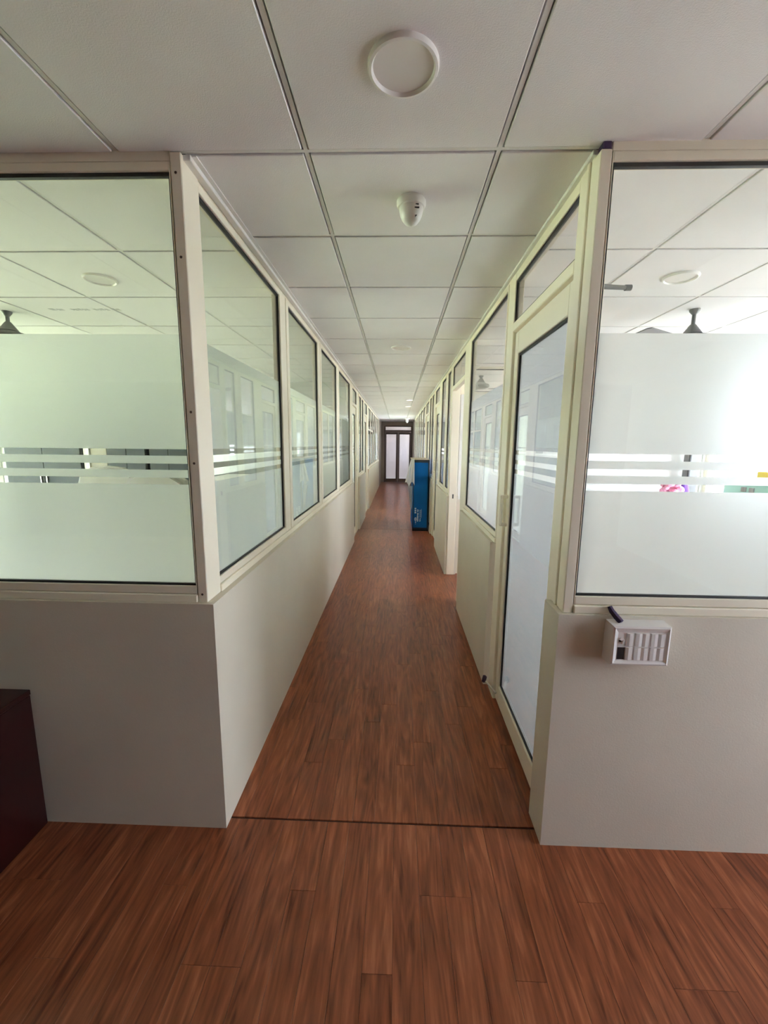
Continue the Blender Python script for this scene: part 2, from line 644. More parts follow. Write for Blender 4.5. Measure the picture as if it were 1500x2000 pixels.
# outer shell of the rooms and the lobby
wallmesh('wall_outer_left', [(XL - .15, XL, 1.54, 13.5, 0, .45), (XL - .15, XL, 1.54, 13.5, 2.3, CEIL + .03),
                             (XL - .15, XL, 6.25, 6.6, .45, 2.3), (XL - .15, XL, 13.4, 13.5, .45, 2.3), (XL - .15, XL, 1.54, 1.56, .45, 2.3)], M['white'])
wallmesh('wall_outer_right', [(XR, XR + .15, YB, LW0, 0, CEIL + .03), (XR, XR + .15, LW1, 1.6, 0, CEIL + .03), (XR, XR + .15, LW0, LW1, 0, .4), (XR, XR + .15, LW0, LW1, 2.25, CEIL + .03),
                              (XR, XR + .15, 1.6, 13.5, 0, .9), (XR, XR + .15, 1.6, 13.5, 2.3, CEIL + .03), (XR, XR + .15, 4.84, 4.98, .9, 2.3), (XR, XR + .15, 13.3, 13.5, .9, 2.3)], M['white'])
wallmesh('wall_lobby_back', [(XL, XR, YB - .12, YB, 0, CEIL + .03)], M['low_bounce'])
wallmesh('wall_lobby_left', [(XL - .15, XL, YB, 1.54, 0, CEIL + .03)], M['low_bounce'])
wallmesh('wall_left_room_end', [(XL, -.79, 6.35, 6.45, 0, CEIL)], M['grey_wall'])
wallmesh('wall_left_far_end', [(XL, -.80, 13.5, 13.6, 0, CEIL + .03)], M['white'])
wallmesh('wall_right_far_end', [(.72, XR, 13.5, 13.6, 0, CEIL + .03)], M['white'])
# partition between the two right-hand rooms: dado below, white board with notices above, open glass on top
wallmesh('wall_right_room_partition', [(.71, XR, 4.86, 4.96, .90, 2.09)], M['white'])
wallmesh('wall_right_room_dado', [(.71, XR, 4.855, 4.965, 0, .90)], M['paint'])


# ------------------------------------------------------------------ glazing
class Plane:
    """maps (s along the wall, d into the room, z) to world boxes."""
    def __init__(p, axis, base, sign):
        p.axis, p.base, p.sign = axis, base, sign

    def b(p, s0, s1, d0, d1, z0, z1):
        e0, e1 = p.base + p.sign * d0, p.base + p.sign * d1
        if p.axis == 'y':
            return (e0, e1, s0, s1, z0, z1)
        return (s0, s1, e0, e1, z0, z1)

    def q(p, s0, s1, d, z0, z1):
        e = p.base + p.sign * d
        if p.axis == 'y':
            return ((e, s0, z0), (e, s1, z0), (e, s1, z1), (e, s0, z1))
        return ((s0, e, z0), (s1, e, z0), (s1, e, z1), (s0, e, z1))


PL = Plane('y', FLX, -1)
PR = Plane('y', FRX, 1)
PFL = Plane('x', FLY, 1)
PFR = Plane('x', FRY, 1)
wn = [0]
dn = [0]


def panes(P, par, s0, s1, z0, z1, bands, gm='glass', d=.013):
    fm = M['dense_film'] if P is PFL else M['dimmed_film'] if P is PFR else M['film']
    """gasket, glass sheet and frosted film filling an opening."""
    g = MB()
    t = .007
    for q in ((s0, s0 + t, z0, z1), (s1 - t, s1, z0, z1), (s0, s1, z0, z0 + t), (s0, s1, z1 - t * 1.6, z1)):
        g.box(*P.b(q[0], q[1], d - .004, d + .010, q[2], q[3]))
    g.build('gasket', M['gasket'], par)
    box('glass_pane', M[gm], P.b(s0 + .002, s1 - .002, d, d + .005, z0 + .002, z1 - .002), par)
    for a, b in bands:
        a, b = max(a, z0), min(b, z1)
        if b - a > .005:
            MB().quad(*P.q(s0 + t, s1 - t, d + .0062, a, b)).build('frosted_film', fm, par)


def window(P, s0, s1, z0=G0, z1=G1, fw=.052, bands=None, fw0=None, fw1=None, mid=None):
    wn[0] += 1
    root = struct(empty('window_%d' % wn[0]))
    f0, f1 = (fw if fw0 is None else fw0), (fw if fw1 is None else fw1)
    fr = MB()
    D = .048
    fr.box(*P.b(s0 - f0, s0, 0, D, z0 - .030, z1 + .026), bev=.002)
    fr.box(*P.b(s1, s1 + f1, 0, D, z0 - .030, z1 + .026), bev=.002)
    fr.box(*P.b(s0, s1, .0005, D, z0 - .030, z0), bev=.002)
    fr.box(*P.b(s0, s1, .0005, D, z1, z1 + .026), bev=.002)
    if mid:
        fr.box(*P.b(s0, s1, .0005, D, mid - .02, mid + .02), bev=.002)
    fr.build('frame', M['frame'], root)
    if mid:
        panes(P, root, s0, s1, z0, mid - .02, bands if bands is not None else BANDS)
        panes(P, root, s0, s1, mid + .02, z1, bands if bands is not None else BANDS)
    else:
        panes(P, root, s0, s1, z0, z1, bands if bands is not None else BANDS)
    return root


def post(P, s0, s1, z0, z1, par, d0=.004, d1=.05, name='post', bev=.002):
    return box(name, M['frame'], P.b(s0, s1, d0, d1, z0, z1), par, bev)


def rails(name, P, s0, s1):
    """sill profile and head profile that run along a whole bay."""
    m = MB()
    m.box(*P.b(s0, s1, -.006, .05, SILL, SILL + .030), bev=.003)
    m.box(*P.b(s0, s1, .004, .05, G1 + .028, CEIL + .01), bev=.002)
    m.box(*P.b(s0, s1, .010, .05, SILL + .030, G0 - .030))
    return struct(m.build(name, M['frame']))


# left corridor bay
LP = [(1.556, 2.541), (2.734, 3.690), (3.870, 4.800), (5.000, 6.110)]
rails('trim_3', PL, 1.5575, 6.40)
for i, (a, b) in enumerate(LP):
    wdw = window(PL, a, b, fw0=0.002 if i == 0 else .055, fw1=.055)
    nxt = LP[i + 1][0] - .058 if i < 3 else 6.40
    post(PL, b + .058, nxt, SILL + .03, G1 + .028, wdw)
# left corner post (two faces) with its screws
cp = struct(MB().box(-.7275, FLX + .001, FLY - .001, 1.5545, SILL, 2.424, .0025).build('trim_4', M['frame']))
for z in (2.365, 2.12, 1.63, 1.455, .975):
    MB().lathe([(0, .0022), (.0035, .002), (.0045, 0)], (-.711, FLY - .001, z), 10, (0, -1, 0)).build('screw', M['screw'], cp)
# lobby-facing glazing, left
rails('trim_5', PFL, XL, -.729)
window(PFL, -1.86, -.733, fw1=.002)
window(PFL, -3.10, -1.98)
window(PFL, -4.50, -3.22)
window(PFL, -6.10, -4.62)
# lobby-facing glazing, right
rails('trim_6', PFR, .629, XR)
window(PFR, .633, 1.78, fw0=.003)
window(PFR, 1.90, 3.38)
# right corner post: front flat, then stepped jamb profile along the corridor
rp = MB()
rp.box(FRX - .004, .627, FRY - .001, 1.462, SILL, 2.404, .0025)
rp.box(FRX - .001, .66, 1.465, 1.486, SILL, 2.424, .002)
rp.box(FRX - .006, .66, 1.491, 1.510, SILL, 2.424, .003)
rp.box(FRX + .002, .66, 1.515, 1.575, 0, 2.424, .002)
rp = struct(rp.build('trim_7', M['frame']))
box('gap_filler', M['purple'], (FRX + .002, .626, FRY + .002, 1.455, 2.404, 2.428), rp, .003)


def handle(P, s, z0, z1, par, d):
    h = MB()
    h.box(*P.b(s - .012, s + .012, d - .042, d - .026, z0, z1), bev=.006)
    h.box(*P.b(s - .012, s + .012, d - .030, d, z0, z0 + .018), bev=.003)
    h.box(*P.b(s - .012, s + .012, d - .030, d, z1 - .018, z1), bev=.003)
    h.build('handle', M['frame'], par)


def door(P, s0, s1, j0, j1, leaf=True, hfar=True, near_jamb=True, far_depth=.05, latch=False):
    """frame with transom light and a glazed leaf; s0..s1 clear opening, j0/j1 jamb widths."""
    dn[0] += 1
    root = struct(empty('door_%d' % dn[0]))
    fr = MB()
    if near_jamb:
        fr.box(*P.b(s0 - j0, s0, .003, .06, 0, CEIL), bev=.003)
    fr.box(*P.b(s1, s1 + j1, .003, far_depth, 0, CEIL), bev=.003)
    fr.box(*P.b(s0, s1, .002, .05, 2.120, 2.165), bev=.003)      # rail under the transom
    fr.box(*P.b(s0, s1, .004, .05, G1, CEIL), bev=.002)
    fr.build('door_frame', M['frame'], root)
    panes(P, root, s0, s1, 2.165, G1, [])
    if leaf:
        d = .018
        st_ = .062
        lf = MB()
        lf.box(*P.b(s0 + .003, s0 + st_, d, d + .04, .012, 2.114), bev=.003)
        lf.box(*P.b(s1 - st_, s1 - .003, d, d + .04, .012, 2.114), bev=.003)
        lf.box(*P.b(s0 + st_, s1 - st_, d, d + .04, 2.000, 2.114), bev=.003)
        lf.box(*P.b(s0 + st_, s1 - st_, d, d + .04, .012, .122), bev=.003)
        lo = lf.build('door_leaf', M['frame'], root)
        P2 = Plane(P.axis, P.base + P.sign * d, P.sign)
        panes(P2, lo, s0 + st_, s1 - st_, .122, 2.000, [(.122, 1.378), (1.402, 1.430), (1.452, 1.480), (1.503, 2.0)])
        handle(P, (s1 - st_ * .5) if hfar else (s0 + st_ * .5), 1.08, 1.256, lo, d)
        if latch:
            k = MB()
            k.tube([(FRX - .035, s1 + .06, .085), (FRX + .012, s1 - .04, .062)], .006)
            k.build('bolt_rod', M['chrome'], lo)
            MB().lathe([(0, -.012), (.018, -.012), (.024, 0), (.020, .012), (0, .014)], (FRX - .036, s1 + .068, .088), 14, (-1, .3, .2)).build('bolt_knob', M['purple'], lo, True)
    return root


# right corridor side
door(PR, 1.578, 2.345, .06, .125, near_jamb=False, latch=True)
rails('trim_8', PR, 2.47, 3.72)
wdw = window(PR, 2.492, 3.640, fw0=.02, fw1=.06)
d2 = door(PR, 3.955, 4.800, .25, .085, leaf=False, far_depth=.09)
box('strike_slot', M['dark'], (.640, .654, 4.7985, 4.8005, .915, .965), d2)
rails('trim_9', PR, 4.885, 6.10)
window(PR, 4.94, 5.235, fw0=.05, fw1=.05)
window(PR, 5.440, 5.92, fw0=.05)
post(PR, 5.288, 5.388, SILL, CEIL, wdw)
d3 = door(PR, 6.26, 6.92, .28, .18)
rails('trim_10', PR, 7.10, 8.20)
window(PR, 7.16, 7.56)
window(PR, 7.68, 8.08)
door(PR, 8.36, 9.15, .22, .15)
rails('trim_11', PR, 9.30, 15.2)
y = 9.40
while y < 14.6:
    window(PR, y, y + .82, fw=.06)
    y += .97
# left corridor side beyond the long bay
door(PL, 6.48, 7.10, .08, .26, hfar=True)
rails('trim_12', PL, 7.36, 8.55)
window(PL, 7.52, 7.95)
window(PL, 8.08, 8.46)
door(PL, 8.80, 9.50, .23, .26)
rails('trim_13', PL, 9.76, 15.2)
y = 9.88
k = 0
while y < 14.6:
    window(PL, y, y + .82, fw=.06, mid=1.87 if k < 2 else None)
    y += .97
    k += 1

# glazing on top of the right-hand room partition (seen through the front panes and the open doorway)
PP = Plane('x', 4.885, 1)
for a, b in ((.76, 1.98), (2.08, 3.20)):
    window(PP, a, b, z0=2.125, z1=2.372, bands=[])


# outer windows: frame, mullion, panes tinted to shape the daylight
def outer(xp, sgn, y0, y1, z0, z1, gm, nmul):
    wn[0] += 1
    root = struct(empty('window_%d' % wn[0]))
    fr = MB()
    xa, xb = xp + sgn * .03, xp + sgn * .09
    fr.box(xa, xb, y0, y1, z0, z0 + .05).box(xa, xb, y0, y1, z1 - .05, z1)
    for i in range(nmul + 1):
        yy = y0 + (y1 - y0 - .05) * i / nmul
        fr.box(xa, xb, yy, yy + .05, z0 + .05, z1 - .05)
    fr.build('frame', M['frame'], root)
    for i in range(nmul):
        a = y0 + (y1 - y0 - .05) * i / nmul + .05
        b = y0 + (y1 - y0 - .05) * (i + 1) / nmul
        box('glass_pane', M[gm], (xp + sgn * .057, xp + sgn * .062, a, b, z0 + .05, z1 - .05), root)


outer(XL, -1, 1.56, 6.25, .45, 2.3, 'added_green_glass', 4)
outer(XL, -1, 6.6, 13.4, .45, 2.3, 'added_green_glass', 6)
outer(XR, 1, 1.6, 4.84, .9, 2.3, 'win_glass', 3)
outer(XR, 1, 4.98, 13.3, .9, 2.3, 'win_glass', 7)
outer(XR, 1, LW0, LW1, .4, 2.25, 'win_glass', 2)

# brown double door at the end of the corridor
dn[0] += 1
ed = struct(empty('door_%d' % dn[0], (0.02, YE, 0)))
fr = MB()
fr.box(-.545, -.50, YE - .03, YE + .09, 0, 2.262, .004).box(.53, .575, YE - .03, YE + .09, 0, 2.262, .004)
fr.box(-.50, .53, YE - .03, YE + .09, 2.235, 2.262, .004).box(-.50, .53, YE - .03, YE + .09, 2.02, 2.085, .004)
fr.build('door_frame', M['brown'], ed)
PE = Plane('x', YE, 1)
panes(PE, ed, -.50, .53, 2.085, 2.235, [(2.085, 2.235)])
for a, b in ((-.497, .012), (.016, .527)):
    lf = MB()
    st0 = .03 if a < 0 else .05
    lf.box(a, a + (.03 if a < 0 else .05), YE - .01, YE + .035, .01, 2.015, .004)
    lf.box(b - (.07 if a < 0 else .055), b, YE - .01, YE + .035, .01, 2.015, .004)
    s0_, s1_ = a + (.03 if a < 0 else .05), b - (.07 if a < 0 else .055)
    lf.box(s0_, s1_, YE - .01, YE + .035, .01, .14, .004).box(s0_, s1_, YE - .01, YE + .035, 1.935, 2.015, .004)
    lo = lf.build('door_leaf', M['brown'], ed)
    panes(PE, lo, s0_, s1_, .14, 1.935, [(.14, 1.935)])

# grounds outside
struct(box('ground_left', M['lawn'], (-40, XL - .15, -30, 45, -.4, -.25)))
struct(box('ground_right', M['yard'], (XR + .15, 40, -30, 45, -.4, -.25)))
struct(box('ground_end', M['yard'], (XL - .15, XR + .15, 19.6, 45, -.4, -.25)))

# ------------------------------------------------------------------ ceiling lamps, cameras
def downlight(label, x, y, r=.086, lit=False):
    t = thing('downlight', label, 'ceiling light', (x, y, CEIL - .004), 'round recessed ceiling lights')
    z = CEIL - .004
    MB().lathe([(r * 1.0, 0), (r * 1.0, -.006), (r * .97, -.011), (r * .90, -.012), (r * .855, -.007), (r * .85, -.002)], (x, y, z), 48).build('trim_ring', M['lampwhite'], t, True)
    MB().lathe([(0, -.0045), (r * .5, -.0045), (r * .852, -.004), (r * .852, -.001)], (x, y, z), 48).build('diffuser', M['led'] if lit else M['lampface'], t, True)
    return t


downlight('large round unlit ceiling light nearest the viewer, above the corridor mouth', 0.0, 1.157)
downlight('round white ceiling light seen through the left front glass pane', -1.680, 2.453)
downlight('round white ceiling light seen through the right front glass pane', 1.498, 2.443)
downlight('small looking round ceiling light far along the corridor, past the camera', .018, 4.105, .095)
downlight('lit round ceiling light deep in the corridor, nearer of the two bright spots', .225, 8.75, .075, True)
downlight('lit round ceiling light deep in the corridor, farther of the two bright spots', .235, 10.2, .075, True)

cx, cyy = .037, 1.715
t = thing('ceiling_camera', 'white dome security camera hanging from the corridor ceiling near its mouth', 'camera', (cx, cyy, CEIL - .004))
z = CEIL - .004
MB().lathe([(0, 0), (.050, 0), (.054, -.006), (.054, -.018), (.050, -.027), (.0455, -.029), (0, -.029)], (cx, cyy, z), 40).build('base_ring', M['camwhite'], t, True)
bod = MB().lathe([(.0445, -.027), (.0435, -.040), (.0405, -.054), (.034, -.068), (.024, -.080), (.011, -.087), (0, -.089)], (cx, cyy, z), 40).build('body', M['camwhite'], t, True)
for zz, ww in ((-.034, .0065), (-.045, .0085)):
    MB().box(cx + .020 - ww, cx + .020 + ww, cyy - .0412, cyy - .036, z + zz - .0018, z + zz + .0018).build('slot', M['dark'], bod)
MB().prism([(cx + .014, cyy - .0325, z - .066), (cx + .021, cyy - .0325, z - .066), (cx + .015, cyy - .0325, z - .072)], (0, .012, 0)).build('label_mark', M['dark'], bod)
t = thing('ceiling_camera', 'tiny white dome camera at the far end of the corridor ceiling above brown door', 'camera', (.31, 14.8, CEIL - .004))
MB().lathe([(0, 0), (.09, 0), (.09, -.03), (.06, -.04), (0, -.04)], (.31, 14.8, CEIL - .004), 24).build('base_ring', M['camwhite'], t, True)
MB().lathe([(.045, -.04), (.042, -.12), (.03, -.15), (0, -.16)], (.31, 14.8, CEIL - .004), 24).build('body', M['camwhite'], t, True)


# ------------------------------------------------------------------ ceiling fans
def fan(label, x, y, rod, rot, blen=.52):
    t = thing('ceiling_fan', label, 'fan', (x, y, CEIL - .004), 'ceiling fans behind the glass')
    z = CEIL - .004
    MB().lathe([(0, 0), (.032, 0), (.030, -.012), (.016, -.030), (.012, -.034), (0, -.034)], (x, y, z), 24).build('ceiling_cup', M['fan'], t, True)
    MB().lathe([(0, -.02), (.012, -.02), (.012, -rod), (0, -rod)], (x, y, z), 16).build('downrod', M['fan'], t, True)
    MB().lathe([(0, -rod + .055), (.016, -rod + .055), (.024, -rod + .045), (.038, -rod + .025), (.056, -rod), (.060, -rod - .006), (0, -rod - .006)], (x, y, z), 28).build('canopy', M['fan'], t, True)
    MB().lathe([(0, -rod - .006), (.05, -rod - .006), (.10, -rod - .022), (.112, -rod - .040), (.105, -rod - .062), (.06, -rod - .080), (0, -rod - .084)], (x, y, z), 32).build('motor', M['fan'], t, True)
    for k in range(3):
        a = rot + k * 2 * math.pi / 3
        u = Vector((math.cos(a), math.sin(a), 0))
        v = Vector((-u.y, u.x, 0))
        zb = z - rod - .080
        c = Vector((x, y, zb))
        pts = []
        for s_, hw in ((.10, .022), (.17, .030), (.22, .058), (blen, .066), (blen + .02, .05)):
            pts.append((s_, hw))
        poly = [c + u * s_ + v * hw + Vector((0, 0, hw * .22)) for s_, hw in pts] + [c + u * s_ - v * hw - Vector((0, 0, hw * .22)) for s_, hw in pts[::-1]]
        MB().prism(poly, (0, 0, .006)).build('blade', M['fanblade'], t)
    return t


fan('dark grey ceiling fan seen through the left front pane at the picture edge', -2.77, 3.03, .125, math.radians(165))
fan('dark grey ceiling fan seen through the right front pane', 1.945, 2.985, .150, math.radians(-28), .60)
fan('grey ceiling fan seen through the right corridor pane past the first door', 1.08, 5.70, .085, math.radians(-4), .30)
t = thing('wall_bar', 'short grey bar hung below the ceiling behind the right front pane', 'bar', (.995, 2.304, CEIL - .004))
MB().tube([(.985, 2.30, 2.33), (1.16, 2.33, 2.333)], [.013, .011], 12).build('arm', M['fanblade'], t, True)
MB().tube([(.995, 2.304, 2.334), (.995, 2.304, CEIL - .004)], .008, 10).build('hanger', M['fanblade'], t, True)
MB().tube([(1.155, 2.33, 2.333), (1.185, 2.332, 2.334)], .015, 12).build('end_cap', M['fan'], t, True)

# ------------------------------------------------------------------ switch box on the right front wall
fy = DRY
t = thing('switch_box', 'white switch box with ten rockers and a missing switch on right front wall', 'switch box', (.832, fy, .782))
X0, X1, Z0, Z1, DP = .737, .936, .785, .931, .052
bd = MB()
ins = .003
front = [(X0 + ins, fy - DP, Z0 + ins), (X1 - ins, fy - DP, Z0 + ins), (X1 - ins, fy - DP, Z1 - ins), (X0 + ins, fy - DP, Z1 - ins)]
back = [(X0, fy, Z0), (X1, fy, Z0), (X1, fy, Z1), (X0, fy, Z1)]
va = [bd.bm.verts.new(p) for p in back]
vb = [bd.bm.verts.new(p) for p in front]
# bevelled bezel: rim flat, slope inwards, recessed plate
rim = .006
i1 = [(X0 + .009, fy - DP - .003, Z0 + .009), (X1 - .009, fy - DP - .003, Z0 + .009), (X1 - .009, fy - DP - .003, Z1 - .009), (X0 + .009, fy - DP - .003, Z1 - .009)]
i2 = [(X0 + .022, fy - DP + .003, Z0 + .020), (X1 - .016, fy - DP + .003, Z0 + .020), (X1 - .016, fy - DP + .003, Z1 - .026), (X0 + .022, fy - DP + .003, Z1 - .026)]
i1 = [bd.bm.verts.new(p) for p in i1]
i2 = [bd.bm.verts.new(p) for p in i2]
for A, B in ((va, vb), (vb, i1), (i1, i2)):
    for i in range(4):
        j = (i + 1) % 4
        bd.bm.faces.new((A[i], A[j], B[j], B[i]))
bd.bm.faces.new(i2)
bd.bm.faces.new(va[::-1])
bd.build('housing', M['ivory'], t)
px0, px1, pz0, pz1 = X0 + .024, X1 - .018, Z0 + .022, Z1 - .028
yf = fy - DP + .003
rowh = (pz1 - pz0 - .006) / 2
colw = (px1 - px0) / 6
for rI in range(2):
    zb = pz0 + rI * (rowh + .006)
    for cI in range(6):
        xa = px0 + cI * colw + (.0036 if cI % 2 == 0 else .0003)
        xb = px0 + (cI + 1) * colw - (.0036 if cI % 2 else .0003)
        if cI == 0:
            continue
        # rocker: a wedge that leans sideways, each one of a pair the other way
        wd = xb - xa
        if cI % 2:
            sec = [(0, .0), (0, -.0042), (wd * .4, -.0062), (wd, -.0050), (wd, .0)]
        else:
            sec = [(0, .0), (0, -.0055), (wd * .5, -.0062), (wd, -.0040), (wd, .0)]
        MB().prism([(xa + p_, yf + q_ + .0005, zb) for p_, q_ in sec], (0, 0, rowh)).build('rocker', M['ivory'], t)
# missing switch (dark opening) below, broken stub above
box('empty_socket', M['dark'], (px0 + .001, px0 + colw - .002, yf - .0012, yf + .0004, pz0 + .001, pz0 + rowh - .001), t)
zb = pz0 + rowh + .006
sb = MB()
sb.prism([(px0 + .002, yf, zb + rowh * .45), (px0 + .012, yf, zb + rowh * .35), (px0 + .018, yf, zb + rowh * .55), (px0 + .010, yf, zb + rowh * .62)], (0, -.005, .002))
sb.prism([(px0 + .012, yf, zb + .006), (px0 + .017, yf, zb + .010), (px0 + .019, yf, zb + rowh * .5), (px0 + .014, yf, zb + rowh * .45)], (0, -.006, 0))
sb.build('broken_rocker', M['ivory'], t)
box('socket_shadow_gap', M['dark'], (px0 + .003, px0 + .011, yf - .001, yf + .0003, zb + rowh * .30, zb + rowh * .42), t)
cb = MB()
pts = [(.752, FRY - .006, .974), (.757, FRY - .014, .960), (.768, FRY - .028, .944), (.777, FRY - .042, .932)]
cb.tube(pts, [.0075, .0095, .0105, .010], 8)
o = cb.build('cable', M['purple'], None, True)
tag(o, 'short dark purple cable stub entering the top of the white switch box', 'cable')

# ------------------------------------------------------------------ dark red cabinet at the lower left
t = thing('cabinet', 'low dark red cabinet against the left front wall at picture edge', 'cabinet', (-1.80, 1.20, 0))
CXR, CYB, CZ = -1.392, 1.418, .588
box('body', M['mahogany'], (-2.32, CXR - .001, .96, CYB - .002, .0, CZ - .022), t, .003)
box('top', M['mahogany'], (-2.34, CXR, .94, CYB, CZ - .022, CZ), t, .003)
for a, b in ((-2.31, -1.87), (-1.865, CXR - .012)):
    dr = box('door', M['mahogany'], (a, b, .942, .959, .07, CZ - .03), t, .003)
    MB().lathe([(.004, 0), (.004, .012), (.011, .016), (.011, .022), (0, .024)], (b - .04 if a < -2 else a + .04, .942, .36), 14, (0, -1, 0)).build('knob', M['chrome'], dr, True)

# ------------------------------------------------------------------ blue carton, cloth and sheet in the corridor
BX0, BX1, BY0, BY1, BZ = .283, .560, 7.318, 8.35, 1.262
t = thing('carton', 'tall blue carton with white print standing on the corridor floor at right', 'carton', (.42, 7.8, 0))
box('carton_body', M['blue'], (BX0, BX1, BY0, BY1, .01, BZ), t, .006)
eb = MB()
eb.box(BX0 - .002, BX0 + .012, BY0 - .003, BY0 + .01, .0, BZ).box(BX1 - .022, BX1 + .002, BY0 - .003, BY0 + .01, 0, BZ)
eb.box(BX0 + .012, BX1 - .022, BY0 - .003, BY0 + .01, BZ - .045, BZ).box(BX0 + .012, BX1 - .022, BY0 - .003, BY0 + .01, 0, .06)
eb.build('edge_band', M['navy'], t)
MB().box(BX0 - .03, BX1 + .004, BY0 - .004, BY1, BZ, BZ + .010, .003).build('top_flap', M['card'], t)
# white print turned on its side: pictograms, a round mark and three lines of small lettering
pr_ = MB()
yp = BY0 - .0045
def mark(x0, x1, z0, z1):
    pr_.box(x0, x1, yp, yp + .002, z0, z1)
for zc in (.405, .368, .332):
    mark(.318, .346, zc - .013, zc + .013)
for k in range(9):                                   # round mark, built from short chords
    zc = .214 + .030 * math.cos(math.pi * (k + .5) / 9)
    hw = .024 * math.sin(math.pi * (k + .5) / 9)
    mark(.337 - hw, .337 + hw, zc - .0028, zc + .0028)
mark(.330, .346, .150, .170)
mark(.334, .343, .124, .132)
random.seed(3)
for col0, col1, z_lo, z_hi in ((.362, .390, .172, .330), (.362, .390, .345, .392), (.408, .428, .172, .235)):
    zz = z_lo
    while zz < z_hi - .004:
        hgt = random.choice((.006, .008, .010))
        mark(col0 + random.choice((0, .004)), col1 - random.choice((0, .006)), zz, min(zz + hgt, z_hi))
        zz += hgt + .003
for k in range(8):
    mark(.405, .438, .250 + .018 * k, .254 + .018 * k)
mark(.438, .440, .24, .40)
pr_.build('white_print', M['print'], t)


def drape(name, m, label, cat, xt0, xt1, xb0, xb1, ztop, zlo, yo, seed, lip):
    """gathered cloth: pinched at the carton's top corner, folds opening towards a slanting hem."""
    b = MB()
    rows = []
    nz, nc = 16, 30
    for i in range(nz + 1):
        v = i / nz
        row = []
        for j in range(nc + 1):
            u = j / nc
            xa = xt0 + (xt1 - xt0) * u
            xb = xb0 + (xb1 - xb0) * u
            xx_ = xa + (xb - xa) * v ** .85
            yy = BY0 - yo - .022 * v * math.sin(u * 15 + seed) - .03 * v - (.0 if u < .9 else .0)
            zz_ = ztop - (ztop - zlo) * v * (1 - .16 * abs(math.sin(u * 5 + seed)) * v)
            row.append(b.bm.verts.new((xx_, yy, zz_)))
        rows.append(row)
    for i in range(nz):
        for j in range(nc):
            b.bm.faces.new((rows[i][j], rows[i][j + 1], rows[i + 1][j + 1], rows[i + 1][j]))
    if lip:
        lp = [b.bm.verts.new((v_.co.x + .01, BY0 + .10, BZ + .013)) for v_ in rows[0]]
        for j in range(nc):
            b.bm.faces.new((lp[j], lp[j + 1], rows[0][j + 1], rows[0][j]))
    o = b.build(name, m, None, True)
    md = o.modifiers.new('thickness', 'SOLIDIFY')
    md.thickness = .002
    tag(o, label, cat)
    return o


drape('cloth', M['cloth'], 'white cloth draped over the upper left corner of the blue carton', 'cloth', BX0 - .045, BX0 + .012, BX0 - .150, BX0 + .022, BZ + .013, .80, .010, 1, True)
drape('plastic_sheet', M['sheet'], 'sheer plastic sheet hanging below the white cloth beside the blue carton', 'sheet', BX0 - .10, BX0 - .012, BX0 - .045, BX0 - .012, .80, .36, -.06, 4, False)
o = MB().tube([(.575, 7.28, .16), (.585, 7.25, .10), (.600, 7.20, .05), (.600, 7.17, .010)], .010, 8).build('cable', M['dark'], None, True)
tag(o, 'black cord end on the floor between the blue carton and the right wall', 'cable')

# ------------------------------------------------------------------ left room furniture, glimpsed through the clear stripes
def cupboard(label, x0, x1, y0, y1, h, m='steel'):
    t = thing('cupboard', label, 'cupboard', ((x0 + x1) / 2, (y0 + y1) / 2, 0), 'steel cupboards in the left room')
    box('body', M[m], (x0, x1, y0, y1, .06, h), t, .004)
    box('plinth', M['dark'], (x0 + .02, x1 - .02, y0 + .03, y1 - .02, 0, .06), t)
    c = (x0 + x1) / 2
    for a, b in ((x0 + .012, c - .002), (c + .002, x1 - .012)):
        d = box('door', M[m], (a, b, y0 - .016, y0, .09, h - .03), t, .003)
        xh = b - .04 if a < c - .1 else a + .04
        box('handle', M['chrome'], (xh - .008, xh + .008, y0 - .036, y0 - .016, .95, 1.09), d, .003)


cupboard('wide grey steel cupboard farthest left behind the left front pane', -5.50, -4.40, 5.70, 6.15, 1.62)
cupboard('grey steel cupboard right of the tan board behind the left front pane', -4.05, -3.49, 5.72, 6.15, 1.62)
cupboard('grey cupboard nearest the corner post behind the left front pane', -3.45, -2.90, 5.72, 6.15, 1.62)
t = thing('board', 'pale edged tan board standing between the grey cupboards', 'board', (-4.22, 5.77, 0))
box('panel', M['tan'], (-4.31, -4.07, 5.74, 5.80, .0, 1.7), t, .003)
box('edge', M['pale'], (-4.39, -4.31, 5.72, 5.82, .0, 1.72), t, .004)


